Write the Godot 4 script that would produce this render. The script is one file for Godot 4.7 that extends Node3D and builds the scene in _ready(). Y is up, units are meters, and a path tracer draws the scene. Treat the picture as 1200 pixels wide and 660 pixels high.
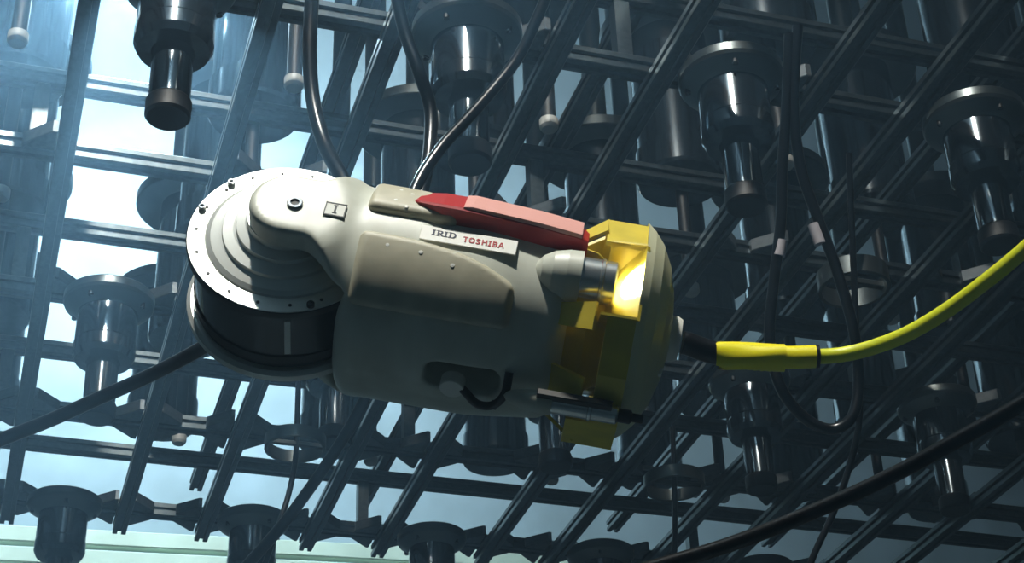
extends Node3D
# An inspection vehicle hanging in a test pool under a lattice of aluminium profiles and steel pipes.
# Camera at the origin, y up, metres.

const CAM_BASIS := Basis(Vector3(0.95512, -0.03189, 0.29449), Vector3(-0.13030, 0.84761, 0.51437), Vector3(-0.26601, -0.52966, 0.80542))
const FOCAL := 2072.7                 # pixels of a 1200 x 660 frame
const K := 1.0 / 2072.7               # one unit of the vehicle's own drawing, in metres
const X0 := 0.1163
const Z0 := -2.6866
const PITCH := 0.305
const ROW := 0.6451
const BEAM := 0.022
const D_LINES := [-0.70, -0.28, 0.31, 0.75, 1.33, 1.74, 2.34, 2.73, 3.32, 3.74, 4.36, 4.77, 5.36]
const C_LINES := [-2.722, -2.403, -2.066, -1.748, -1.430, -1.110]
const Y_LOW_D := 1.222
const Y_LOW_C := 1.245
const Y_HIGH_C := 1.346
const Y_HIGH_D := 1.370
const FAR_END := -2.752

var M := {}
var used := {}
var rng := RandomNumberGenerator.new()

# ------------------------------------------------------------------ set-up
func _ready():
	rng.seed = 7
	setup_camera()
	setup_environment()
	make_materials()
	flood_lamp("flood_lamp", "underwater flood lamp on a bracket in front of the lattice", Vector3(-0.22, 2.65, 0.27), Vector3(-0.10, 0.9, -1.5), 12.0, Color(1.0, 0.99, 0.95), 39.0, 1.0)
	flood_lamp("flood_lamp", "underwater flood lamp hung behind the pipe lattice near the pool wall", Vector3(0.20, 3.42, -3.85), Vector3(0.40, 3.40, -5.2), 11.0, Color(0.88, 0.97, 1.0), 82.0, 0.7)
	flood_lamp("flood_lamp", "added unseen flood lamp just above the lattice that brightens the haze over a stepped hanger", Vector3(0.135, 1.85, -2.03), Vector3(-0.17, 1.12, -1.15), 4.2, Color(0.82, 0.95, 1.0), 36.0, 1.0)  # extra lamp out of view, put in so the haze at upper left glows
	build_pool()
	build_frame()
	build_housings()
	build_hangers()
	build_vehicle()
	build_tether()
	build_cables()
	build_rings()

func setup_camera():
	var cam := Camera3D.new()
	cam.name = "camera"
	cam.transform = Transform3D(CAM_BASIS, Vector3.ZERO)
	cam.fov = rad_to_deg(2.0 * atan(330.0 / FOCAL))
	cam.near = 0.05
	cam.far = 60.0
	add_child(cam)
	cam.current = true

func setup_environment():
	var e := Environment.new()
	e.background_mode = Environment.BG_COLOR
	e.background_color = Color(0.05, 0.08, 0.10)
	e.tonemap_mode = Environment.TONE_MAPPER_LINEAR
	e.tonemap_exposure = 1.18
	e.sdfgi_enabled = true
	e.ssao_enabled = true
	e.ssil_enabled = true
	e.volumetric_fog_enabled = true
	e.volumetric_fog_density = 0.09
	e.volumetric_fog_albedo = Color(0.66, 0.82, 0.94)
	e.volumetric_fog_anisotropy = 0.6
	var w := WorldEnvironment.new()
	w.name = "world_environment"
	w.environment = e
	add_child(w)

func mat(called: String, colour: Color, rough := 0.5, metal := 0.0) -> StandardMaterial3D:
	var m := StandardMaterial3D.new()
	m.resource_name = called
	m.albedo_color = colour
	m.roughness = rough
	m.metallic = metal
	M[called] = m
	return m

func noise_texture(freq: float, lo: Color, hi: Color, seed_value: int, size := 256, stretch := 1.0) -> ImageTexture:
	var n := FastNoiseLite.new()
	n.seed = seed_value
	n.frequency = freq
	n.fractal_octaves = 4
	var img := Image.create(size, size, false, Image.FORMAT_RGB8)
	for y in size:
		for x in size:
			# the noise is sampled on a torus so that the picture tiles
			var a := TAU * x / size
			var b := TAU * y / size
			var v := n.get_noise_3d(cos(a) * 40.0 + 3.0 * sin(b), sin(a) * 40.0 + 3.0 * cos(b), (cos(b) + sin(b)) * 40.0 * stretch)
			img.set_pixel(x, y, lo.lerp(hi, clampf(v * 0.9 + 0.5, 0.0, 1.0)))
	img.generate_mipmaps()
	return ImageTexture.create_from_image(img)

func make_materials():
	var brushed := noise_texture(0.05, Color(0.78, 0.79, 0.80), Color(1, 1, 1), 3)
	var blotch := noise_texture(0.02, Color(0.88, 0.88, 0.87), Color(1, 1, 1), 5)
	var al := mat("aluminium", Color(0.33, 0.36, 0.37), 0.34, 0.85)
	al.albedo_texture = brushed
	al.uv1_triplanar = true
	al.uv1_world_triplanar = true
	al.uv1_scale = Vector3(6, 6, 6)
	var ga := mat("gusset_metal", Color(0.38, 0.40, 0.41), 0.45, 0.7)
	ga.albedo_texture = brushed
	ga.uv1_triplanar = true
	ga.uv1_world_triplanar = true
	ga.uv1_scale = Vector3(9, 9, 9)
	var st := mat("steel", Color(0.46, 0.48, 0.49), 0.14, 0.97)
	st.albedo_texture = brushed
	st.uv1_triplanar = true
	st.uv1_scale = Vector3(5, 1.2, 5)
	var du := mat("dull_steel", Color(0.36, 0.38, 0.38), 0.34, 0.9)
	du.albedo_texture = blotch
	du.uv1_triplanar = true
	du.uv1_scale = Vector3(4, 4, 4)
	mat("black_steel", Color(0.055, 0.06, 0.065), 0.55, 0.2)
	mat("pale_cap", Color(0.62, 0.62, 0.60), 0.5)
	var wl := mat("pool_paint", Color(0.66, 0.74, 0.78), 0.8)
	wl.albedo_texture = blotch
	wl.uv1_triplanar = true
	wl.uv1_world_triplanar = true
	wl.uv1_scale = Vector3(0.8, 0.8, 0.8)
	var bd := mat("pale_board", Color(0.86, 0.93, 0.86), 0.6)
	bd.albedo_texture = blotch
	bd.uv1_triplanar = true
	bd.uv1_world_triplanar = true
	var wh := mat("white_shell", Color(0.81, 0.82, 0.77), 0.42)
	wh.albedo_texture = blotch
	wh.uv1_triplanar = true
	wh.uv1_scale = Vector3(7, 7, 7)
	var be := mat("cream_pad", Color(0.75, 0.73, 0.64), 0.5)
	be.albedo_texture = blotch
	be.uv1_triplanar = true
	be.uv1_scale = Vector3(12, 12, 12)
	mat("pink_plate", Color(0.84, 0.61, 0.57), 0.5)
	mat("red_foam", Color(0.66, 0.10, 0.10), 0.45)
	var ye := mat("yellow_plastic", Color(0.88, 0.79, 0.27), 0.4)
	ye.albedo_texture = blotch
	ye.uv1_triplanar = true
	ye.uv1_scale = Vector3(9, 9, 9)
	mat("pale_yellow", Color(0.88, 0.88, 0.74), 0.4)
	mat("white_plastic", Color(0.88, 0.88, 0.85), 0.4)
	mat("silver", Color(0.80, 0.81, 0.80), 0.24, 0.9)
	mat("silver_satin", Color(0.84, 0.85, 0.83), 0.42, 0.6)
	mat("chrome", Color(0.85, 0.86, 0.87), 0.1, 1.0)
	var gl := mat("smoked_glass", Color(0.06, 0.075, 0.085), 0.12)
	gl.clearcoat_enabled = true
	gl.clearcoat = 0.6
	mat("black_rubber", Color(0.035, 0.037, 0.045), 0.28)
	mat("black_plastic", Color(0.05, 0.05, 0.055), 0.45)
	mat("tape", Color(0.62, 0.60, 0.62), 0.6)
	mat("tether_yellow", Color(0.86, 0.88, 0.10), 0.42)
	mat("sleeve_yellow", Color(0.95, 0.90, 0.04), 0.35)
	mat("ink_navy", Color(0.07, 0.10, 0.22), 0.6)
	mat("ink_red", Color(0.66, 0.07, 0.08), 0.6)
	mat("ink_black", Color(0.09, 0.09, 0.09), 0.6)
	mat("tag_grey", Color(0.74, 0.75, 0.71), 0.5)
	var lens := mat("lamp_lens", Color(1, 1, 1), 0.3)
	lens.emission_enabled = true
	lens.emission = Color(1.0, 0.98, 0.92)
	lens.emission_energy_multiplier = 6.0
	for k in M.keys():
		M[k].cull_mode = BaseMaterial3D.CULL_DISABLED

# ------------------------------------------------------------------ naming
func numbered(called: String) -> String:
	if not used.has(called):
		used[called] = 0
		return called
	used[called] += 1
	return "%s_%03d" % [called, used[called]]

func tag(o: Node, label: String, category: String, group := ""):
	o.set_meta("label", label)
	o.set_meta("category", category)
	if group != "":
		o.set_meta("group", group)

func thing(called: String, label: String, category: String, xf := Transform3D.IDENTITY, group := "") -> Node3D:
	var o := Node3D.new()
	o.name = numbered(called)
	add_child(o)
	o.transform = xf
	tag(o, label, category, group)
	return o

func part(called: String, mesh: Mesh, material: Material, parent: Node, xf := Transform3D.IDENTITY) -> MeshInstance3D:
	var o := MeshInstance3D.new()
	o.name = numbered(called) if parent == self else called
	o.mesh = mesh
	o.material_override = material
	o.transform = xf
	o.cast_shadow = GeometryInstance3D.SHADOW_CASTING_SETTING_ON
	parent.add_child(o, true)
	return o

func structure(called: String, mesh: Mesh, material: Material, xf := Transform3D.IDENTITY) -> MeshInstance3D:
	var o := part(called, mesh, material, self, xf)
	o.set_meta("kind", "structure")
	return o

# ------------------------------------------------------------------ shapes
func emit(st: SurfaceTool, a: Vector3, na: Vector3, b: Vector3, nb: Vector3, c: Vector3, nc: Vector3):
	# front faces run clockwise
	var flip := (b - a).cross(c - a).dot(na + nb + nc) > 0.0
	st.set_normal(na)
	st.add_vertex(a)
	st.set_normal(nc if flip else nb)
	st.add_vertex(c if flip else b)
	st.set_normal(nb if flip else nc)
	st.add_vertex(b if flip else c)

func quad(st: SurfaceTool, a: Vector3, b: Vector3, c: Vector3, d: Vector3, n: Vector3):
	emit(st, a, n, b, n, c, n)
	emit(st, a, n, c, n, d, n)

func tri(st: SurfaceTool, a: Vector3, b: Vector3, c: Vector3, n: Vector3):
	emit(st, a, n, b, n, c, n)

func begin() -> SurfaceTool:
	var st := SurfaceTool.new()
	st.begin(Mesh.PRIMITIVE_TRIANGLES)
	return st

# a polygon in x, y drawn out along z from z0 to z1 with chamfered rims; polygon counter-clockwise
func add_prism(st: SurfaceTool, poly: PackedVector2Array, z0: float, z1: float, bevel := 0.0, xf := Transform3D.IDENTITY):
	var n := poly.size()
	if Geometry2D.is_polygon_clockwise(poly):
		poly = poly.duplicate()
		poly.reverse()
	var inner := poly
	if bevel > 0.0:
		inner = PackedVector2Array()
		for i in n:
			var p := poly[i]
			var e1 := (p - poly[(i + n - 1) % n]).normalized()
			var e2 := (poly[(i + 1) % n] - p).normalized()
			var n1 := Vector2(-e1.y, e1.x)
			var n2 := Vector2(-e2.y, e2.x)
			var m := n1 + n2
			inner.append(p + m * (bevel / maxf(0.3, 1.0 + n1.dot(n2))))
	var b := xf.basis
	for i in n:
		var j := (i + 1) % n
		var e := (poly[j] - poly[i]).normalized()
		var nn := Vector3(e.y, -e.x, 0)
		quad(st, xf * Vector3(poly[i].x, poly[i].y, z0 + bevel), xf * Vector3(poly[j].x, poly[j].y, z0 + bevel), xf * Vector3(poly[j].x, poly[j].y, z1 - bevel), xf * Vector3(poly[i].x, poly[i].y, z1 - bevel), (b * nn).normalized())
		if bevel > 0.0:
			quad(st, xf * Vector3(poly[i].x, poly[i].y, z1 - bevel), xf * Vector3(poly[j].x, poly[j].y, z1 - bevel), xf * Vector3(inner[j].x, inner[j].y, z1), xf * Vector3(inner[i].x, inner[i].y, z1), (b * (nn + Vector3(0, 0, 1))).normalized())
			quad(st, xf * Vector3(inner[i].x, inner[i].y, z0), xf * Vector3(inner[j].x, inner[j].y, z0), xf * Vector3(poly[j].x, poly[j].y, z0 + bevel), xf * Vector3(poly[i].x, poly[i].y, z0 + bevel), (b * (nn - Vector3(0, 0, 1))).normalized())
	var idx := Geometry2D.triangulate_polygon(inner)
	for t in range(0, idx.size(), 3):
		var a := inner[idx[t]]
		var c := inner[idx[t + 1]]
		var d := inner[idx[t + 2]]
		tri(st, xf * Vector3(a.x, a.y, z1), xf * Vector3(c.x, c.y, z1), xf * Vector3(d.x, d.y, z1), (b * Vector3(0, 0, 1)).normalized())
		tri(st, xf * Vector3(a.x, a.y, z0), xf * Vector3(d.x, d.y, z0), xf * Vector3(c.x, c.y, z0), (b * Vector3(0, 0, -1)).normalized())

func prism(poly: PackedVector2Array, z0: float, z1: float, bevel := 0.0, xf := Transform3D.IDENTITY) -> ArrayMesh:
	var st := begin()
	add_prism(st, poly, z0, z1, bevel, xf)
	return st.commit()

func rect(w: float, h: float) -> PackedVector2Array:
	return PackedVector2Array([Vector2(-w / 2, -h / 2), Vector2(w / 2, -h / 2), Vector2(w / 2, h / 2), Vector2(-w / 2, h / 2)])

func box(size: Vector3, bevel := 0.0) -> ArrayMesh:
	return prism(rect(size.x, size.y), -size.z / 2, size.z / 2, bevel)

func ngon(r: float, n: int, turn := 0.0) -> PackedVector2Array:
	var p := PackedVector2Array()
	for i in n:
		p.append(Vector2.from_angle(turn + TAU * i / n) * r)
	return p

# profile: pairs (radius, height) along the y axis, from one end to the other
func add_lathe(st: SurfaceTool, profile: Array, segs := 32, xf := Transform3D.IDENTITY, from_a := 0.0, to_a := TAU):
	var area := 0.0
	var closed := profile.duplicate()
	closed.append(Vector2(0, profile[-1].y))
	closed.append(Vector2(0, profile[0].y))
	for k in closed.size():
		area += (closed[k] as Vector2).cross(closed[(k + 1) % closed.size()])
	var way := 1.0 if area > 0.0 else -1.0
	for k in profile.size() - 1:
		var p: Vector2 = profile[k]
		var q: Vector2 = profile[k + 1]
		var d := q - p
		if d.length() < 1e-7:
			continue
		var nr := Vector2(d.y, -d.x).normalized() * way
		for i in segs:
			var a0 := from_a + (to_a - from_a) * i / segs
			var a1 := from_a + (to_a - from_a) * (i + 1) / segs
			var vs := []
			for it in [[p, a0], [q, a0], [q, a1], [p, a0], [q, a1], [p, a1]]:
				var pt: Vector2 = it[0]
				var an: float = it[1]
				vs.append([Vector3(pt.x * cos(an), pt.y, pt.x * sin(an)), Vector3(nr.x * cos(an), nr.y, nr.x * sin(an))])
			for t in [0, 3]:
				if (vs[t][0] as Vector3).distance_squared_to(vs[t + 1][0]) < 1e-14 or (vs[t + 1][0] as Vector3).distance_squared_to(vs[t + 2][0]) < 1e-14 or (vs[t][0] as Vector3).distance_squared_to(vs[t + 2][0]) < 1e-14:
					continue
				emit(st, xf * (vs[t][0] as Vector3), (xf.basis * (vs[t][1] as Vector3)).normalized(), xf * (vs[t + 1][0] as Vector3), (xf.basis * (vs[t + 1][1] as Vector3)).normalized(), xf * (vs[t + 2][0] as Vector3), (xf.basis * (vs[t + 2][1] as Vector3)).normalized())

func lathe(profile: Array, segs := 32, xf := Transform3D.IDENTITY) -> ArrayMesh:
	var st := begin()
	add_lathe(st, profile, segs, xf)
	return st.commit()

func spline(pts: Array, steps: int) -> PackedVector3Array:
	var out := PackedVector3Array()
	for i in pts.size() - 1:
		var p0: Vector3 = pts[maxi(i - 1, 0)]
		var p1: Vector3 = pts[i]
		var p2: Vector3 = pts[i + 1]
		var p3: Vector3 = pts[mini(i + 2, pts.size() - 1)]
		for s in steps:
			out.append(p1.cubic_interpolate(p2, p0, p3, float(s) / steps))
	out.append(pts[-1])
	return out

func tube(path: PackedVector3Array, radius, segs := 12) -> ArrayMesh:
	var st := begin()
	var rings := []
	var norms := []
	var up := Vector3(0.123, 0.9, 0.31).normalized()
	for i in path.size():
		var t := (path[mini(i + 1, path.size() - 1)] - path[maxi(i - 1, 0)]).normalized()
		up = (up - t * up.dot(t)).normalized()
		var side := t.cross(up)
		var r: float = radius if radius is float else radius[mini(i, radius.size() - 1)]
		var ring := PackedVector3Array()
		var nn := PackedVector3Array()
		for s in segs:
			var a := TAU * s / segs
			var n := up * cos(a) + side * sin(a)
			nn.append(n)
			ring.append(path[i] + n * r)
		rings.append(ring)
		norms.append(nn)
	for i in path.size() - 1:
		for s in segs:
			var u := (s + 1) % segs
			emit(st, rings[i][s], norms[i][s], rings[i + 1][s], norms[i + 1][s], rings[i + 1][u], norms[i + 1][u])
			emit(st, rings[i][s], norms[i][s], rings[i + 1][u], norms[i + 1][u], rings[i][u], norms[i][u])
	for e in [0, path.size() - 1]:
		var n2 := (path[e] - path[1 if e == 0 else e - 1]).normalized()
		for s in segs:
			tri(st, path[e], rings[e][s], rings[e][(s + 1) % segs], n2)
	return st.commit()

# slotted aluminium profile along z
func slotted(length: float, s := BEAM) -> ArrayMesh:
	var h := s / 2
	var g := s * 0.15
	var dep := s * 0.24
	var poly := PackedVector2Array()
	for k in 4:
		var x := Transform2D(k * PI / 2, Vector2.ZERO)
		for p in [Vector2(h - 0.001, -h), Vector2(h, -h + 0.001), Vector2(h, -g), Vector2(h - dep, -g), Vector2(h - dep, g), Vector2(h, g)]:
			poly.append(x * p)
	return prism(poly, -length / 2, length / 2)

# a point of the place seen at pixel u, v, at this distance along the view axis
func at(u: float, v: float, depth: float) -> Vector3:
	return CAM_BASIS * (Vector3((u - 600.0) / FOCAL, -(v - 330.0) / FOCAL, -1.0) * depth)

# ------------------------------------------------------------------ lamps and pool
func flood_lamp(called: String, label: String, where: Vector3, aim: Vector3, energy: float, colour: Color, cone: float, blend: float):
	var dir := (aim - where).normalized()
	var z := -dir
	var x := Vector3.UP.cross(z).normalized()
	var y := z.cross(x)
	var o := thing(called, label, "lamp", Transform3D(Basis(x, y, z), where))
	var turn := Transform3D(Basis(Vector3(1, 0, 0), PI / 2), Vector3.ZERO)   # lathe axis onto z
	part("housing", lathe([Vector2(0.0, 0.16), Vector2(0.03, 0.16), Vector2(0.04, 0.14), Vector2(0.04, 0.06), Vector2(0.065, 0.03), Vector2(0.065, 0.012), Vector2(0.058, 0.012), Vector2(0.056, 0.02), Vector2(0, 0.02)], 28, turn), M.black_plastic, o)
	part("lens", lathe([Vector2(0.055, 0.018), Vector2(0.054, 0.014), Vector2(0.0, 0.014)], 28, turn), M.lamp_lens, o)
	part("bracket", tube(PackedVector3Array([Vector3(0, 0.04, 0.10), Vector3(0, 0.12, 0.12), Vector3(0, 0.15, 0.12)]), 0.009, 10), M.dull_steel, o)
	var l := SpotLight3D.new()
	l.name = "light"
	l.light_energy = energy
	l.light_color = colour
	l.spot_range = 30.0
	l.spot_attenuation = 2.0
	l.spot_angle = cone
	l.spot_angle_attenuation = blend
	l.light_size = 0.05
	l.shadow_enabled = true
	o.add_child(l)

func build_pool():
	var wall_turn := Basis(Vector3.UP, deg_to_rad(-5.48))
	structure("wall_back", box(Vector3(13, 8.2, 0.2)), M.pool_paint, Transform3D(wall_turn, Vector3(0.5, 2.2, -5.3)))
	structure("wall_left", box(Vector3(0.2, 8.2, 9.5)), M.pool_paint, Transform3D(Basis.IDENTITY, Vector3(-3.6, 2.2, -1.6)))
	structure("wall_right", box(Vector3(0.2, 8.2, 9.5)), M.pool_paint, Transform3D(Basis.IDENTITY, Vector3(5.6, 2.2, -1.6)))
	structure("wall_front", box(Vector3(9.6, 8.2, 0.2)), M.pool_paint, Transform3D(Basis.IDENTITY, Vector3(1.0, 2.2, 2.6)))
	structure("floor", box(Vector3(10.2, 0.2, 10.4)), M.pool_paint, Transform3D(Basis.IDENTITY, Vector3(1.0, -1.7, -1.5)))
	structure("ceiling", box(Vector3(10.2, 0.2, 10.4)), M.pool_paint, Transform3D(Basis.IDENTITY, Vector3(1.0, 6.2, -1.5)))
	# pale boards of the ledge on the far wall
	var ledge := thing("wall_ledge", "pale horizontal boards in rows low on the far pool wall", "ledge", Transform3D(wall_turn, Vector3(0.5, 0, -5.14)))
	var y := 2.27
	for k in 6:
		part("board", box(Vector3(9.0, 0.052, 0.04), 0.004), M.pale_board, ledge, Transform3D(Basis.IDENTITY, Vector3(0.2, y - 0.026, 0)))
		y -= 0.067

# ------------------------------------------------------------------ lattice
func dx(i: float) -> float:
	return X0 + PITCH * i

func build_frame():
	var o := thing("profile_frame", "two-tier lattice frame of slotted aluminium profiles with corner gussets", "frame")
	var near := -0.85
	var d_mesh := slotted(near - FAR_END)
	var c_len := 3.1
	var c_mid := dx(2.2)
	var c_mesh := slotted(c_len)
	var quarter := Basis(Vector3.UP, PI / 2)
	for i in D_LINES:
		part("long_beam", d_mesh, M.aluminium, o, Transform3D(Basis.IDENTITY, Vector3(dx(i), Y_LOW_D, (near + FAR_END) / 2)))
	for i in [0.75, 1.74, 3.32, 4.36]:
		part("long_beam", d_mesh, M.aluminium, o, Transform3D(Basis.IDENTITY, Vector3(dx(i), Y_HIGH_D, (near + FAR_END) / 2 - 0.12)))
	for z in C_LINES:
		part("cross_beam", c_mesh, M.aluminium, o, Transform3D(quarter, Vector3(c_mid, Y_LOW_C, z)))
		part("cross_beam", c_mesh, M.aluminium, o, Transform3D(quarter, Vector3(c_mid, Y_HIGH_C, z)))
	# corner gussets: right triangles lying in the angle between a long beam and a cross beam
	var leg := 0.038
	var shapes := {}
	for sx in [-1, 1]:
		for sz in [-1, 1]:
			var h := BEAM / 2
			var poly := PackedVector2Array([Vector2(sx * h, sz * h), Vector2(sx * (h + leg), sz * h), Vector2(sx * (h + leg), sz * (h + 0.006)), Vector2(sx * (h + 0.006), sz * (h + leg)), Vector2(sx * h, sz * (h + leg))])
			# local y of the prism points to world z, its depth to world -y
			shapes[[sx, sz]] = prism(poly, -0.009, 0.009, 0.0012, Transform3D(Basis(Vector3(1, 0, 0), Vector3(0, 0, 1), Vector3(0, -1, 0)), Vector3.ZERO))
	for n in D_LINES.size():
		for m in C_LINES.size() - 1:
			for key in shapes:
				var keep: bool = m < 2 or (n + m + (1 if key[0] > 0 else 0)) % 2 == 0 and key[1] > 0
				if keep:
					part("gusset", shapes[key], M.gusset_metal, o, Transform3D(Basis.IDENTITY, Vector3(dx(D_LINES[n]), Y_LOW_C, C_LINES[m])))
	# short uprights between the two tiers, and legs outside the picture
	var up_len := Y_HIGH_C - Y_LOW_C - BEAM
	var up := prism(rect(0.018, 0.018), -up_len / 2, up_len / 2, 0.001, Transform3D(Basis(Vector3(1, 0, 0), -PI / 2), Vector3.ZERO))
	for n in range(1, D_LINES.size(), 4):
		for m in C_LINES.size():
			part("upright", up, M.aluminium, o, Transform3D(Basis.IDENTITY, Vector3(dx(D_LINES[n]) - 0.034, (Y_LOW_C + Y_HIGH_C) / 2, C_LINES[m])))
	var leg_len := Y_LOW_C - BEAM / 2 + 1.6
	var leg_mesh := prism(rect(0.04, 0.04), -leg_len / 2, leg_len / 2, 0.002, Transform3D(Basis(Vector3(1, 0, 0), -PI / 2), Vector3.ZERO))
	for x in [dx(-2.6), dx(7.0)]:
		for z in [C_LINES[0], C_LINES[5]]:
			part("leg", leg_mesh, M.aluminium, o, Transform3D(Basis.IDENTITY, Vector3(x, -1.6 + leg_len / 2, z)))

# wide housings above the lattice: a broad disc, a thick pipe under it and a thin rod with a pale cap
func build_housings():
	var disc := lathe([Vector2(0.0, 0.016), Vector2(0.098, 0.016), Vector2(0.1, 0.014), Vector2(0.1, -0.002), Vector2(0.098, -0.004), Vector2(0.06, -0.004)], 40)
	var pipe := lathe([Vector2(0.058, -0.004), Vector2(0.058, -0.21), Vector2(0.062, -0.212), Vector2(0.062, -0.255), Vector2(0.059, -0.26), Vector2(0.0, -0.26)], 36)
	var riser := lathe([Vector2(0.019, 4.42), Vector2(0.019, 0.016)], 16)
	var rod := lathe([Vector2(0.009, -0.26), Vector2(0.009, -0.43)], 14)
	var cap := lathe([Vector2(0.009, -0.428), Vector2(0.0115, -0.430), Vector2(0.0115, -0.440), Vector2(0.009, -0.444), Vector2(0.0, -0.444)], 16)
	for n in 5:
		for m in range(-2, 7):
			if n == 0 and m < -1:
				continue
			var o := thing("pipe_housing", "broad steel disc with thick hanging pipe in the tier above the lattice", "pipe", Transform3D(Basis(Vector3.UP, 0.7 * n + 1.3 * m), Vector3(dx(0.5 + m), 1.70, Z0 + PITCH * (n - 0.36))), "pipe housings above the lattice")
			part("disc", disc, M.dull_steel, o)
			part("pipe", pipe, M.steel, o)
			part("riser", riser, M.dull_steel, o)
			if n > 0:
				part("rod", rod, M.black_steel, o)
				part("cap", cap, M.pale_cap, o)

# stepped hangers under the lattice
func build_hangers():
	var flange := lathe([Vector2(0.0, 0.010), Vector2(0.057, 0.010), Vector2(0.059, 0.008), Vector2(0.059, -0.002), Vector2(0.057, -0.006), Vector2(0.043, -0.016), Vector2(0.039, -0.018)], 40)
	var barrel := lathe([Vector2(0.039, -0.016), Vector2(0.039, -0.062), Vector2(0.040, -0.064), Vector2(0.040, -0.080), Vector2(0.036, -0.088), Vector2(0.022, -0.090)], 40)
	var tube_part := lathe([Vector2(0.0205, -0.088), Vector2(0.0205, -0.150)], 32)
	var end_cap := lathe([Vector2(0.0215, -0.150), Vector2(0.0225, -0.152), Vector2(0.0225, -0.168), Vector2(0.020, -0.171), Vector2(0.0, -0.171)], 32)
	var bolt := lathe([Vector2(0.0036, -0.010), Vector2(0.0036, 0.0), Vector2(0.0, 0.0)], 6)
	for j in 3:
		for i in range(-1, 6):
			var o := thing("stepped_hanger", "stepped steel hanger with hat-shaped flange and dark tube end under the lattice", "hanger", Transform3D(Basis(Vector3.UP, 0.4 * i + j), Vector3(dx(i), 1.2225, Z0 + ROW * j)), "stepped hangers under the lattice")
			part("flange", flange, M.dull_steel, o)
			part("barrel", barrel, M.steel, o)
			part("tube", tube_part, M.steel, o)
			part("end_cap", end_cap, M.black_steel, o)
			for b in 4:
				part("bolt", bolt, M.black_steel, o, Transform3D(Basis.IDENTITY, Vector3(0.049 * cos(b * PI / 2), -0.005, 0.049 * sin(b * PI / 2))))

# ------------------------------------------------------------------ vehicle
# own frame: x along the hull, z along the drum axis, y completing it; drawn in units of K
const VX := Vector3(0.984, -0.170, 0.032)
const VY := Vector3(0.148, 0.730, -0.665)
const VZ := Vector3(0.090, 0.660, 0.745)
const DRUM := Vector2(15, 4)            # where the drum axis stands
const SAG := 8.0                      # the hull axis runs this far below the drum centre
const TO_EYE := Vector2(-0.665, 0.745)
const TO_TOP := Vector2(0.745, 0.665)

func ring_dir(phi: float) -> Vector2:           # around the hull: 0 faces the camera side, 90 its upper edge
	return TO_EYE * cos(deg_to_rad(phi)) + TO_TOP * sin(deg_to_rad(phi))

func hull_point(x: float, phi: float, r: float) -> Vector3:
	var d := ring_dir(phi) * (r - 8.0 if x < 300.0 else r) - TO_TOP * SAG
	return Vector3(x, d.x, d.y) * K

func hull_frame(x: float, phi: float, r: float) -> Transform3D:   # z outward, x along the hull
	var d := ring_dir(phi)
	var z := Vector3(0, d.x, d.y)
	var xx := Vector3(1, 0, 0)
	return Transform3D(Basis(xx, z.cross(xx), z), hull_point(x, phi, r))

func smin(a: float, b: float, k: float) -> float:
	var h := clampf(0.5 + 0.5 * (b - a) / k, 0.0, 1.0)
	return lerpf(b, a, h) - k * h * (1.0 - h)

func smax(a: float, b: float, k: float) -> float:
	return -smin(-a, -b, k)

func rbox(px: float, py: float, pz: float, hx: float, hy: float, hz: float, r: float) -> float:
	var qx := absf(px) - hx + r
	var qy := absf(py) - hy + r
	var qz := absf(pz) - hz + r
	return Vector3(maxf(qx, 0), maxf(qy, 0), maxf(qz, 0)).length() + minf(maxf(qx, maxf(qy, qz)), 0.0) - r

func hull_radius(x: float) -> float:
	return 121.0 - 12.0 * smoothstep(230.0, 360.0, x)

func hull_sdf(p: Vector3) -> float:
	var r := (Vector2(p.y, p.z) + TO_TOP * SAG).length()
	# barrel
	var hr := hull_radius(p.x)
	var qx := absf(p.x - 222.0) - 128.0 + 22.0
	var qr := r - hr + 22.0
	var d := Vector2(maxf(qx, 0), maxf(qr, 0)).length() + minf(maxf(qx, qr), 0.0) - 22.0
	# room for the drum
	var dr := Vector2(p.x - DRUM.x, p.y - DRUM.y).length() - 121.0
	var cut := maxf(dr, absf(p.z) - 92.0)
	d = smax(d, -cut, 7.0)
	# the two fork arms that hold the drum axle
	var ax := clampf(p.x, 20.0, 80.0)
	var wide := 45.0 + 49.0 * smoothstep(45.0, 108.0, p.x)
	var flat_d := Vector2(p.x - ax, p.y).length() - wide
	var az := absf(p.z) - 104.0
	var qa := flat_d + 8.0
	var qb := absf(az) - 17.0 + 8.0
	var arm := Vector2(maxf(qa, 0), maxf(qb, 0)).length() + minf(maxf(qa, qb), 0.0) - 8.0
	d = smin(d, smax(arm, lerpf(Vector2(p.y, p.z).length() - 130.0, r - hr + 3.0, smoothstep(62.0, 118.0, p.x)), 6.0), 16.0)
	# slot low on the camera side
	var e := p.z * TO_TOP.y + p.y * TO_TOP.x + SAG
	var n := p.z * TO_EYE.y + p.y * TO_EYE.x
	if n > 0.0:
		var phi := atan2(e, n)
		var arc := phi * 120.0
		var slot := rbox(p.x - 244.0, arc + 82.0, r - 120.0, 42.0, 18.0, 52.0, 13.0)
		d = smax(d, -slot, 4.0)
	return d

func pad_sdf(p: Vector3, x: float, phi: float, hx: float, harc: float, top: float, nose: float) -> float:
	var e := p.z * TO_TOP.y + p.y * TO_TOP.x + SAG
	var n := p.z * TO_EYE.y + p.y * TO_EYE.x
	var r := sqrt(e * e + n * n)
	var a := wrapf(atan2(e, n) - deg_to_rad(phi), -PI, PI) * 121.0
	# the pad narrows towards its right end
	var t := clampf((p.x - x + hx) / (2.0 * hx), 0.0, 1.0)
	var narrow := nose * t * t * t
	return smax(rbox(p.x - x, a + narrow * 0.5, r - hull_radius(p.x), hx, harc - narrow * 0.5, top, 9.0), -1000.0, 1.0)

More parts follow.
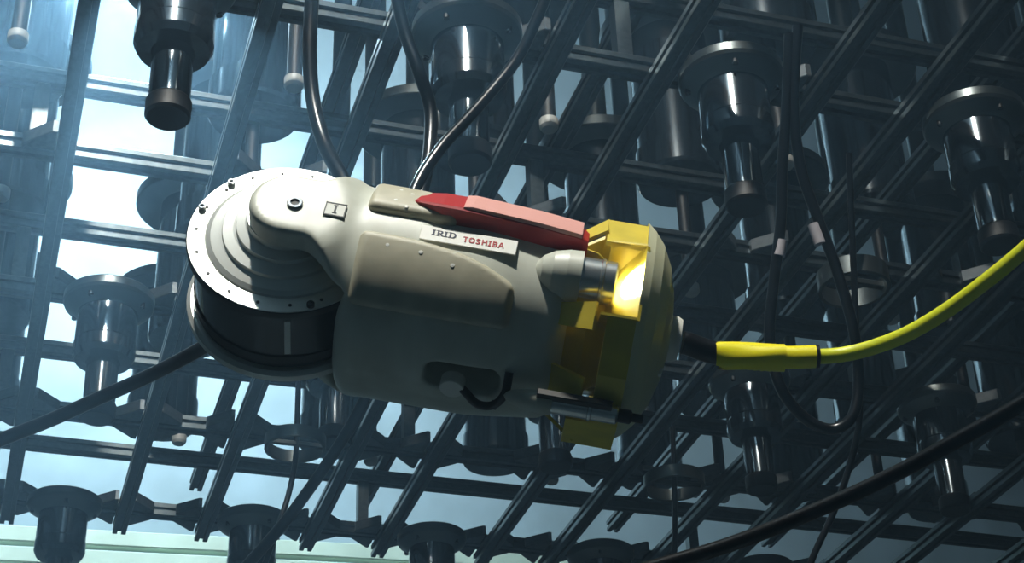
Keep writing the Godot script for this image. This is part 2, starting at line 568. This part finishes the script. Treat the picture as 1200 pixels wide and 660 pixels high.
# surface nets over a box of cells; f takes points in drawing units
func nets(f: Callable, lo: Vector3, hi: Vector3, cell: float) -> ArrayMesh:
	var nx := int(ceil((hi.x - lo.x) / cell)) + 1
	var ny := int(ceil((hi.y - lo.y) / cell)) + 1
	var nz := int(ceil((hi.z - lo.z) / cell)) + 1
	var v := PackedFloat32Array()
	v.resize(nx * ny * nz)
	for k in nz:
		for j in ny:
			for i in nx:
				v[i + nx * (j + ny * k)] = f.call(lo + Vector3(i, j, k) * cell)
	var index := PackedInt32Array()
	index.resize(nx * ny * nz)
	index.fill(-1)
	var pts := PackedVector3Array()
	var nor := PackedVector3Array()
	var offs := [0, 1, nx, nx + 1, nx * ny, nx * ny + 1, nx * ny + nx, nx * ny + nx + 1]
	var edges := [[0, 1], [2, 3], [4, 5], [6, 7], [0, 2], [1, 3], [4, 6], [5, 7], [0, 4], [1, 5], [2, 6], [3, 7]]
	var corner := []
	for c in 8:
		corner.append(Vector3(c & 1, (c >> 1) & 1, (c >> 2) & 1))
	for k in nz - 1:
		for j in ny - 1:
			for i in nx - 1:
				var b := i + nx * (j + ny * k)
				var pos := 0
				for o in offs:
					if v[b + o] > 0.0:
						pos += 1
				if pos == 0 or pos == 8:
					continue
				var s := Vector3.ZERO
				var cnt := 0
				for e in edges:
					var va := v[b + offs[e[0]]]
					var vb := v[b + offs[e[1]]]
					if (va > 0.0) != (vb > 0.0):
						s += (corner[e[0]] as Vector3).lerp(corner[e[1]], va / (va - vb))
						cnt += 1
				var p := lo + (Vector3(i, j, k) + s / cnt) * cell
				index[b] = pts.size()
				pts.append(p)
				var h := 0.6
				var g := Vector3(f.call(p + Vector3(h, 0, 0)) - f.call(p - Vector3(h, 0, 0)), f.call(p + Vector3(0, h, 0)) - f.call(p - Vector3(0, h, 0)), f.call(p + Vector3(0, 0, h)) - f.call(p - Vector3(0, 0, h)))
				nor.append(g.normalized())
	var tris := PackedInt32Array()
	var step := [1, nx, nx * ny]
	for k in range(1, nz - 1):
		for j in range(1, ny - 1):
			for i in range(1, nx - 1):
				var b := i + nx * (j + ny * k)
				for a in 3:
					var va := v[b]
					var vb := v[b + step[a]]
					if (va > 0.0) == (vb > 0.0):
						continue
					var u: int = step[(a + 1) % 3]
					var w: int = step[(a + 2) % 3]
					var q := [index[b], index[b - u], index[b - u - w], index[b - w]]
					if q.min() < 0:
						continue
					if va > 0.0:
						q.reverse()
					tris.append_array(PackedInt32Array([q[0], q[2], q[1], q[0], q[3], q[2]]))
	for i in pts.size():
		pts[i] *= K
	var arr := []
	arr.resize(Mesh.ARRAY_MAX)
	arr[Mesh.ARRAY_VERTEX] = pts
	arr[Mesh.ARRAY_NORMAL] = nor
	arr[Mesh.ARRAY_INDEX] = tris
	var mesh := ArrayMesh.new()
	mesh.add_surface_from_arrays(Mesh.PRIMITIVE_TRIANGLES, arr)
	return mesh

func scaled(profile: Array) -> Array:
	var out := []
	for p in profile:
		out.append(p * K)
	return out

func text(words: String, font_name: String, height: float, depth: float, weight := 700) -> TextMesh:
	var f := SystemFont.new()
	f.font_names = PackedStringArray([font_name])
	f.font_weight = weight
	var t := TextMesh.new()
	t.text = words
	t.font = f
	t.font_size = 32
	t.pixel_size = height / 23.0
	t.depth = depth
	t.curve_step = 1.0
	return t

func build_vehicle():
	var basis := Basis(CAM_BASIS * VX, CAM_BASIS * VY, CAM_BASIS * VZ).orthonormalized()
	var o := thing("underwater_vehicle", "white torpedo-shaped underwater inspection vehicle with silver drum and yellow tail guard", "underwater robot", Transform3D(basis, at(320, 316, 1.0)))
	var along_z := Basis(Vector3(1, 0, 0), PI / 2)            # lathe axis y onto z
	var along_x := Basis(Vector3(0, 0, 1), -PI / 2)           # lathe axis y onto x

	# hull and its pads
	var hull := part("hull", nets(hull_sdf, Vector3(-64, -140, -140), Vector3(366, 140, 140), 4.0), M.white_shell, o)
	var lower := func(p: Vector3) -> float: return pad_sdf(p, 197.0, 14.0, 90.0, 42.0, 12.0, 34.0)
	part("side_pad", nets(lower, Vector3(100, -150, -60), Vector3(295, 70, 150), 4.0), M.cream_pad, o)
	var upper := func(p: Vector3) -> float: return pad_sdf(p, 158.0, 63.0, 52.0, 30.0, 12.0, 10.0)
	part("side_pad", nets(upper, Vector3(98, -20, 20), Vector3(222, 150, 160), 4.0), M.cream_pad, o)
	var stud := lathe(scaled([Vector2(2.6, 0), Vector2(2.6, 0.9), Vector2(2.0, 1.5), Vector2(0, 1.6)]), 12, Transform3D(along_z, Vector3.ZERO))
	for s in [[140, 26, 140], [178, 25, 140.5], [215, 21, 140.5], [138, 68, 140], [152, 65, 140], [136, 56, 140], [150, 52, 140], [158, 41, 129]]:
		part("stud", stud, M.white_plastic, o, hull_frame(s[0], s[1], s[2]))

	# red fin along the upper edge of the hull
	var fin := begin()
	var sections := []
	for s in [[150.0, 0.25, 6.0], [162.0, 0.7, 3.0], [190.0, 1.0, 0.0], [215.0, 1.0, 0.0], [300.0, 0.9, -4.0], [352.0, 0.75, -8.0], [358.0, 0.65, -10.0]]:
		var g: float = s[1]
		var ring := []
		for q in [Vector2(20, 134), Vector2(44, 134), Vector2(90, 119), Vector2(92, 116), Vector2(78, 94), Vector2(20, 90)]:
			var c := Vector2(56, 110)
			var w: Vector2 = c + (q - c) * g + Vector2(-4, s[2] - 13.0)
			var d := TO_EYE * w.x + TO_TOP * w.y
			ring.append(Vector3(s[0], d.x, d.y) * K)
		sections.append(ring)
	loft(fin, sections)
	part("fin", fin.commit(), M.red_foam, o)
	var cover := begin()
	sections = []
	for s in [[214.0, -1.0], [224.0, 0.5], [300.0, -4.0], [350.0, -9.0]]:
		var ring := []
		for q in [Vector2(30, 137.5), Vector2(45, 137), Vector2(92, 121.5), Vector2(91, 117), Vector2(44, 132), Vector2(30, 133)]:
			var w: Vector2 = q + Vector2(-5.0 - 0.03 * (s[0] - 214.0), s[1] - 13.5)
			var d := TO_EYE * w.x + TO_TOP * w.y
			ring.append(Vector3(s[0], d.x, d.y) * K)
		sections.append(ring)
	loft(cover, sections)
	part("fin_cover", cover.commit(), M.pink_plate, o).set_meta("label", "pale pink cover plate on the fin")
	for s in [[232, 68.0, 137], [250, 64.0, 134]]:
		part("fin_bolt", stud, M.black_plastic, o, hull_frame(s[0], s[1], s[2]))

	# maker's plate
	var plate := part("name_plate", prism(rect(109 * K, 21 * K), 0, 2.0 * K, 0.4 * K), M.white_plastic, o, hull_frame(226, 40.0, 130))
	part("lettering", text("IRID", "Droid Serif", 9.0 * K, 0.6 * K), M.ink_navy, plate, Transform3D(Basis.from_scale(Vector3(1.0, 0.8, 1)), Vector3(-28 * K, 1.5 * K, 2.2 * K)))
	part("lettering", text("TOSHIBA", "Droid Sans", 9.5 * K, 0.6 * K), M.ink_red, plate, Transform3D(Basis.from_scale(Vector3(0.84, 0.82, 1)), Vector3(17 * K, -0.8 * K, 2.2 * K)))

	# number tag and axle screw on the upper arm
	var tag_part := part("number_tag", prism(rect(24 * K, 20 * K), 0, 1.2 * K, 0.3 * K), M.tag_grey, o, Transform3D(Basis(Vector3(0, 0, 1), 0.0), Vector3(73, -3, 121.6) * K))
	for b in [[0, 9.2, 24, 1.2], [0, -9.2, 24, 1.2], [-11.4, 0, 1.2, 20], [11.4, 0, 1.2, 20]]:
		part("border", box(Vector3(b[2], b[3], 0.6) * K), M.ink_black, tag_part, Transform3D(Basis.IDENTITY, Vector3(b[0], b[1], 1.3) * K))
	part("numeral", text("I", "Droid Serif", 11 * K, 0.6 * K), M.ink_black, tag_part, Transform3D(Basis.from_scale(Vector3(1.0, 1.1, 1)), Vector3(0, 0, 1.4 * K)))
	var screw := part("axle_screw", lathe(scaled([Vector2(9.0, 0), Vector2(9.0, 2.6), Vector2(8.0, 3.6), Vector2(5.2, 3.6), Vector2(4.6, 1.0), Vector2(0, 1.0)]), 24, Transform3D(along_z, Vector3.ZERO)), M.chrome, o, Transform3D(Basis.IDENTITY, Vector3(27, -3, 120.6) * K))
	part("socket", lathe(scaled([Vector2(4.8, 1.2), Vector2(4.8, 1.6), Vector2(0, 1.6)]), 6, Transform3D(along_z, Vector3.ZERO)), M.ink_black, screw)

	# the drum in the fork: its axis is z
	var dz := Transform3D(along_z, Vector3.ZERO)
	var seat := Transform3D(Basis.IDENTITY, Vector3(DRUM.x, DRUM.y, 0) * K)
	var drum := part("drum", lathe(scaled([Vector2(0, -52), Vector2(107, -52), Vector2(107, 44)]), 72, dz), M.smoked_glass, o, seat)
	part("drum_band", lathe(scaled([Vector2(108, -44), Vector2(109, -43), Vector2(109, -30), Vector2(108, -29)]), 72, dz), M.black_plastic, drum)
	part("top_rim", lathe(scaled([Vector2(106, 43), Vector2(113, 43), Vector2(114, 44), Vector2(114, 53), Vector2(113, 54)]), 72, dz), M.black_plastic, drum)
	part("bottom_ring", lathe(scaled([Vector2(104, -50), Vector2(113, -50), Vector2(118, -54), Vector2(118, -63), Vector2(114, -67), Vector2(100, -67)]), 72, dz), M.silver_satin, drum)
	var top := part("top_flange", lathe(scaled([Vector2(113, 54), Vector2(112.4, 55), Vector2(93, 55), Vector2(92, 54)]), 72, dz), M.silver_satin, o, seat)
	var dot := lathe(scaled([Vector2(2.0, 0), Vector2(2.0, 0.8), Vector2(0, 0.8)]), 10, dz)
	for b in 18:
		var a := TAU * b / 18 + 0.1
		part("screw", dot, M.ink_black, top, Transform3D(Basis.IDENTITY, Vector3(103 * cos(a), 103 * sin(a), 55) * K))
	part("dome", lathe(scaled([Vector2(92.5, 54), Vector2(91, 57), Vector2(86, 60), Vector2(76, 63), Vector2(73, 64), Vector2(72, 68), Vector2(60, 71), Vector2(57, 72), Vector2(56, 77), Vector2(46, 80), Vector2(44, 81), Vector2(43, 89), Vector2(30, 90), Vector2(0, 90)]), 72, dz), M.silver_satin, o, seat)
	var cap_bolt := lathe(scaled([Vector2(4.5, -4), Vector2(4.5, 5), Vector2(3.8, 6), Vector2(2.4, 6), Vector2(2.2, 4), Vector2(0, 4)]), 14, dz)
	for a in [-62.0, 168.0, 60.0, 140.0]:
		part("cap_bolt", cap_bolt, M.black_plastic if a < 0 else M.chrome, o, Transform3D(Basis.IDENTITY, Vector3(DRUM.x + 107 * cos(deg_to_rad(a)), DRUM.y + 107 * sin(deg_to_rad(a)), 54) * K))
	var strip_a := deg_to_rad(-76.0)
	part("scale_strip", prism(rect(7 * K, 58 * K), 0, 1.2 * K, 0.3 * K), M.white_plastic, drum, Transform3D(Basis(Vector3(-sin(strip_a), cos(strip_a), 0), Vector3(0, 0, 1), Vector3(cos(strip_a), sin(strip_a), 0)), Vector3(107.2 * cos(strip_a), 107.2 * sin(strip_a), 4) * K))

	# knob, hose and tab at the slot
	part("slot_knob", lathe(scaled([Vector2(14, -6), Vector2(14, 8), Vector2(13, 9.5), Vector2(0, 9.5)]), 24, dz), M.white_plastic, o, hull_frame(235, -45, 124))
	var hose := PackedVector3Array()
	for s in spline([hull_point(238, -45, 122), hull_point(251, -46, 132), hull_point(266, -51, 137), hull_point(284, -49, 138), hull_point(295, -40, 136), hull_point(296, -30, 124)], 6):
		hose.append(s)
	part("slot_hose", tube(hose, 5.0 * K, 12), M.black_rubber, o)
	part("tab", box(Vector3(6, 20, 5) * K, 0.8 * K), M.black_plastic, o, hull_frame(284, -58, 124))

	build_tail(o, along_x)

# joins rings of equal size, with end caps
func loft(st: SurfaceTool, sections: Array):
	var n: int = sections[0].size()
	var mid := Vector3.ZERO
	for v in sections[sections.size() / 2]:
		mid += v / n
	for k in sections.size() - 1:
		var c := Vector3.ZERO
		for v in sections[k]:
			c += v / n
		for i in n:
			var j := (i + 1) % n
			var a: Vector3 = sections[k][i]
			var b: Vector3 = sections[k][j]
			var d: Vector3 = sections[k + 1][j]
			var e: Vector3 = sections[k + 1][i]
			var nn := (d - a).cross(e - b).normalized()
			if nn.dot((a + b + d + e) / 4.0 - c) < 0.0:
				nn = -nn
			quad(st, a, b, d, e, nn)
	for k in [0, sections.size() - 1]:
		var s: Array = sections[k]
		for i in range(1, n - 1):
			var nn2: Vector3 = (s[i] - s[0]).cross(s[i + 1] - s[0]).normalized()
			if nn2.dot(s[0] - mid) < 0.0:
				nn2 = -nn2
			tri(st, s[0], s[i], s[i + 1], nn2)

func slab(pts: Array, thick: float) -> ArrayMesh:      # a flat or bent plate through these points (a fan), given a thickness
	var st := begin()
	var n := ((pts[1] - pts[0]) as Vector3).cross(pts[2] - pts[0]).normalized()
	var other := []
	for p in pts:
		other.append(p - n * thick)
	loft(st, [pts, other])
	return st.commit()

func build_tail(o: Node3D, along_x: Basis):
	var ax := Transform3D(along_x, Vector3.ZERO)
	var core := part("tail_core", lathe(scaled([Vector2(0, 350), Vector2(88, 350), Vector2(84, 372), Vector2(62, 404), Vector2(60, 430), Vector2(0, 430)]), 40, ax), M.yellow_plastic, o)
	core.set_meta("label", "dark yellow inner cone of the tail")
	# the faceted guard ring; the facet in front of the lamp is let in
	var guard := Node3D.new()
	guard.name = "tail_guard"
	o.add_child(guard)
	var facets := 12
	for k in facets:
		var p0 := 10.0 if k == 0 else 52.0 + (k - 1) * 318.0 / 11.0
		var p1 := 52.0 if k == 0 else p0 + 318.0 / 11.0
		var inn := 6.0
		if k == 0:
			part("lamp_recess", slab([hull_point(384, p0, 72), hull_point(424, p0, 136), hull_point(424, p1, 136), hull_point(384, p1, 72)], 4 * K), M.yellow_plastic, guard)
			for ph in [p0, p1]:
				part("recess_cheek", slab([hull_point(384, ph, 70), hull_point(424, ph, 136), hull_point(384, ph, 133)], 3 * K), M.yellow_plastic, guard)
			continue
		var st := begin()
		var rings := []
		var front := 392.0
		if k in [1, 2, 3]:
			front = 378.0
		elif k in [8, 9]:
			front = 366.0
		for x in [front, 424.0]:
			rings.append([hull_point(x, p0, 133), hull_point(x, p1, 133), hull_point(x, p1, 133 - inn), hull_point(x, p0, 133 - inn)])
		loft(st, rings)
		part("facet", st.commit(), M.yellow_plastic, guard)
	# plates from the hull to the ring
	for s in [[2.0, 16.0], [62.0, 84.0], [-46.0, -22.0], [-100.0, -72.0], [120.0, 150.0], [180.0, 215.0]]:
		part("guard_plate", slab([hull_point(338, s[0], 100), hull_point(338, s[1], 100), hull_point(380, s[1], 130), hull_point(380, s[0], 130)], 4 * K), M.yellow_plastic, guard)
	# rear bell, hub, nuts
	part("rear_bell", lathe(scaled([Vector2(128, 424), Vector2(120, 434), Vector2(106, 446), Vector2(82, 458), Vector2(54, 466), Vector2(26, 470)]), 48, ax), M.pale_yellow, o)
	part("hub", lathe(scaled([Vector2(27, 455), Vector2(27, 476), Vector2(24, 482), Vector2(0, 482)]), 28, ax), M.white_plastic, o)
	var nut := lathe(scaled([Vector2(7.5, 0), Vector2(7.5, 8), Vector2(5.5, 9), Vector2(5.5, 15), Vector2(0, 15)]), 6, ax)
	for s in [[448.0, 28.0, 60.0], [455.0, 22.0, 36.0], [450.0, -30.0, 62.0], [440.0, 60.0, 84.0]]:
		part("nut", nut, M.white_plastic, o, Transform3D(Basis.IDENTITY, hull_point(s[0], s[1], s[2])))

	# lamp pods: a white teardrop with a metal barrel that shines backwards on to the guard
	for s in [[34.0, 104.0, 304.0, 1.0], [-38.0, 144.0, 296.0, 0.44], [-140.0, 105.0, 316.0, 0.9]]:
		var g: float = s[3]
		var xf := Transform3D(along_x, hull_point(s[2], s[0], s[1]))
		var pod := part("lamp_pod", lathe(scaled([Vector2(0, -2), Vector2(10 * g, 1), Vector2(19 * g, 8), Vector2(26 * g, 20), Vector2(30 * g, 36), Vector2(31 * g, 52), Vector2(0, 52)]), 36, xf), M.white_shell, o)
		var length := 42.0 if s[0] > 0.0 else 76.0
		var r := 25.0 if s[0] > 0.0 else 11.0
		part("barrel", lathe(scaled([Vector2(r, 50), Vector2(r, 50 + length * 0.55), Vector2(r + 1.5, 51 + length * 0.55), Vector2(r + 1.5, 54 + length * 0.55), Vector2(r, 55 + length * 0.55), Vector2(r, 48 + length), Vector2(r - 2, 50 + length), Vector2(r - 4, 50 + length), Vector2(r - 4, 46 + length), Vector2(0, 46 + length)]), 32, xf), M.silver, pod)
		if s[0] < 0.0 and s[0] > -100.0:
			part("cable_plug", lathe(scaled([Vector2(8, 46 + length), Vector2(8, 64 + length), Vector2(5, 66 + length), Vector2(5, 78 + length), Vector2(0, 78 + length)]), 16, xf), M.black_plastic, pod)
			part("clamp_bar", box(Vector3(84, 9, 8) * K, 1.0 * K), M.black_plastic, pod, Transform3D(Basis.IDENTITY, hull_point(372, -32, 140)))
		if s[0] > 0.0:
			part("lens", lathe(scaled([Vector2(20, 46.5 + length), Vector2(20, 47.5 + length), Vector2(0, 47.5 + length)]), 28, xf), M.lamp_lens, pod)
			var l := SpotLight3D.new()
			l.name = "light"
			l.light_energy = 11.0
			l.light_color = Color(1.0, 0.99, 0.9)
			l.spot_angle = 45.0
			l.spot_range = 20.0
			l.spot_attenuation = 2.0
			l.light_size = 0.008
			l.shadow_enabled = true
			l.transform = Transform3D(Basis(Vector3.UP, -PI / 2), hull_point(s[2] + 49.5 + length, s[0], s[1]))
			pod.add_child(l)

# ------------------------------------------------------------------ tether and cables
func build_tether():
	var o := thing("tether_cable", "yellow tether cable with black strain relief and torn yellow sleeve", "cable")
	var d := 0.985
	part("strain_relief", tube(spline([at(800, 401.5, d), at(806, 403, d), at(822, 409, d), at(845, 415, d), at(880, 418, d)], 4), 14.0 * K * d, 20), M.black_rubber, o)
	# sleeve with a ragged end: radius per ring, cut by a tilted end
	var a := at(838, 417, d)
	var b := at(919, 419, d)
	var ax := (b - a).normalized()
	var up := (CAM_BASIS.y - ax * CAM_BASIS.y.dot(ax)).normalized()
	var side := ax.cross(up)
	var st := begin()
	var segs := 36
	var rows := 26
	var len := a.distance_to(b)
	var grid := []
	for k in rows + 1:
		var ring := []
		for s in segs:
			var an := TAU * s / segs
			var t := float(k) / rows
			var start := (0.0 if sin(an * 0.5 + 0.9) > 0.86 else 0.10 + 0.05 * sin(an * 5.0)) if cos(an) < 0.8 else -0.01
			var tt := start + (1.0 - start) * t
			var wrinkle := 0.5 * sin(t * 60.0) * exp(-pow((t - 0.6) / 0.25, 2.0)) * clampf(-cos(an) + 0.5, 0.0, 1.0) + 0.8 * sin(an * 3.0 + t * 5.0)
			var r := (16.3 + wrinkle) * K * d
			ring.append(a + ax * (tt * len) + (up * cos(an) + side * sin(an)) * r)
		grid.append(ring)
	for k in rows:
		for s in segs:
			var u := (s + 1) % segs
			for it in [[k, s], [k + 1, s], [k + 1, u], [k, s], [k + 1, u], [k, u]]:
				st.add_vertex(grid[it[0]][it[1]])
	st.index()
	st.generate_normals()
	part("sleeve", st.commit(), M.sleeve_yellow, o)
	part("ferrule", tube(PackedVector3Array([at(912, 419, d), at(930, 419, d), at(957, 418, d)]), 13.5 * K * d, 24), M.sleeve_yellow, o)
	part("collar", tube(PackedVector3Array([at(955.5, 418, d), at(959.5, 418, d)]), 14.2 * K * d, 24), M.black_rubber, o)
	part("cable", tube(spline([at(955, 418, d), at(985, 416, d), at(1020, 408, 0.98), at(1062, 392, 0.97), at(1105, 367, 0.96), at(1150, 334, 0.95), at(1200, 293, 0.94), at(1260, 236, 0.93), at(1330, 160, 0.92)], 10), 9.2 * K * 0.97, 20), M.tether_yellow, o)

func cable(called: String, label: String, pts: Array, r_px: float, material: Material) -> MeshInstance3D:
	var path := []
	var mid := 0.0
	for p in pts:
		path.append(at(p[0], p[1], p[2]))
		mid += p[2] / pts.size()
	var o := part(called, tube(spline(path, 10), r_px * K * mid, 14), material, self)
	tag(o, label, "cable")
	return o

func build_cables():
	var b: Material = M.black_rubber
	cable("thick_cable", "glossy black cable running behind the silver drum past a stepped hanger", [[-120, 566, 1.30], [0, 516, 1.28], [60, 492, 1.27], [120, 465, 1.26], [180, 438, 1.25], [240, 406, 1.24], [310, 362, 1.22], [380, 330, 1.2]], 8.5, b)
	cable("thick_cable", "black cable slanting down behind the red fin beside a stepped hanger", [[690, -110, 1.42], [655, -40, 1.42], [630, 20, 1.41], [604, 72, 1.4], [560, 126, 1.38], [515, 176, 1.36], [484, 228, 1.33], [470, 300, 1.3]], 7.0, b)
	cable("thick_cable", "black cable hanging in an S-bend behind the cream upper pad", [[452, -90, 1.50], [462, -20, 1.5], [474, 36, 1.48], [491, 84, 1.46], [504, 126, 1.45], [504, 168, 1.43], [497, 214, 1.4], [480, 290, 1.36]], 8.0, b)
	cable("thick_cable", "black cable hanging through the bright haze behind the drum's fork arm", [[372, -100, 1.62], [366, -10, 1.62], [363, 60, 1.6], [367, 118, 1.58], [380, 168, 1.55], [402, 212, 1.5], [430, 280, 1.45]], 9.0, b)
	var lp := cable("looped_cable", "black cable hanging in a long loop behind the yellow tether", [[925, 40, 1.36], [922, 120, 1.35], [917, 195, 1.34], [915, 260, 1.33], [907, 330, 1.32], [902, 396, 1.31], [914, 452, 1.3], [942, 489, 1.3], [975, 503, 1.3], [1000, 486, 1.3], [1006, 440, 1.31], [1000, 385, 1.31], [980, 315, 1.32], [958, 255, 1.33], [938, 195, 1.34], [930, 120, 1.35], [935, 30, 1.36]], 6.6, b)
	for s in [[[916, 282, 1.328], [913, 300, 1.325]], [[953, 263, 1.33], [961, 286, 1.325]]]:
		part("tape_band", tube(PackedVector3Array([at(s[0][0], s[0][1], s[0][2] - 0.002), at(s[1][0], s[1][1], s[1][2] - 0.002)]), 7.0 * K * 1.33, 14), M.tape, lp)
	cable("thick_cable", "glossy black cable sweeping low past a dark hanger under the yellow tether", [[640, 700, 0.92], [740, 672, 0.91], [850, 640, 0.90], [950, 601, 0.89], [1040, 560, 0.88], [1120, 517, 0.87], [1200, 472, 0.86], [1280, 422, 0.85]], 9.5, b)
	cable("thin_wire", "thin shiny black wire hanging inside the long cable loop", [[995, 180, 1.44], [998, 260, 1.43], [1001, 330, 1.42], [1004, 410, 1.41], [1007, 490, 1.4], [996, 545, 1.39], [977, 600, 1.38], [952, 655, 1.37], [930, 720, 1.36]], 4.0, b)
	cable("thin_wire", "thin grey wire hanging through a steel ring below the drum", [[350, 440, 2.20], [348, 500, 2.18], [346, 540, 2.16], [338, 580, 2.14], [325, 620, 2.12], [300, 690, 2.1]], 3.4, b)
	cable("thick_cable", "black cable slanting down from under the hull past a steel ring", [[470, 380, 1.40], [440, 440, 1.42], [414, 494, 1.44], [376, 554, 1.46], [332, 614, 1.48], [285, 668, 1.5], [240, 720, 1.52]], 7.0, b)
	cable("thin_wire", "thin grey wire hanging through the steel ring beneath the yellow guard", [[788, 500, 2.30], [790, 560, 2.28], [791, 610, 2.26], [790, 660, 2.24], [786, 720, 2.22]], 3.2, b)

func build_rings():
	for s in [["steel ring hanging on a wire below the drum", 346, 520, 2.17, 36.0], ["dark steel ring hanging behind the long cable loop", 1000, 330, 1.46, 42.0], ["steel ring hanging on a wire beneath the yellow guard", 790, 566, 2.28, 36.0]]:
		var r: float = s[4] * K * s[3]
		var o := thing("hanging_ring", s[0], "ring", Transform3D(Basis.IDENTITY, at(s[1], s[2], s[3])), "steel rings hanging on wires")
		part("band", lathe([Vector2(r, -0.008), Vector2(r, 0.008), Vector2(r * 0.9, 0.008), Vector2(r * 0.9, -0.008), Vector2(r, -0.008)], 40), M.dull_steel, o)
		part("spoke", box(Vector3(2 * r, 0.006, 0.006), 0.001), M.dull_steel, o)
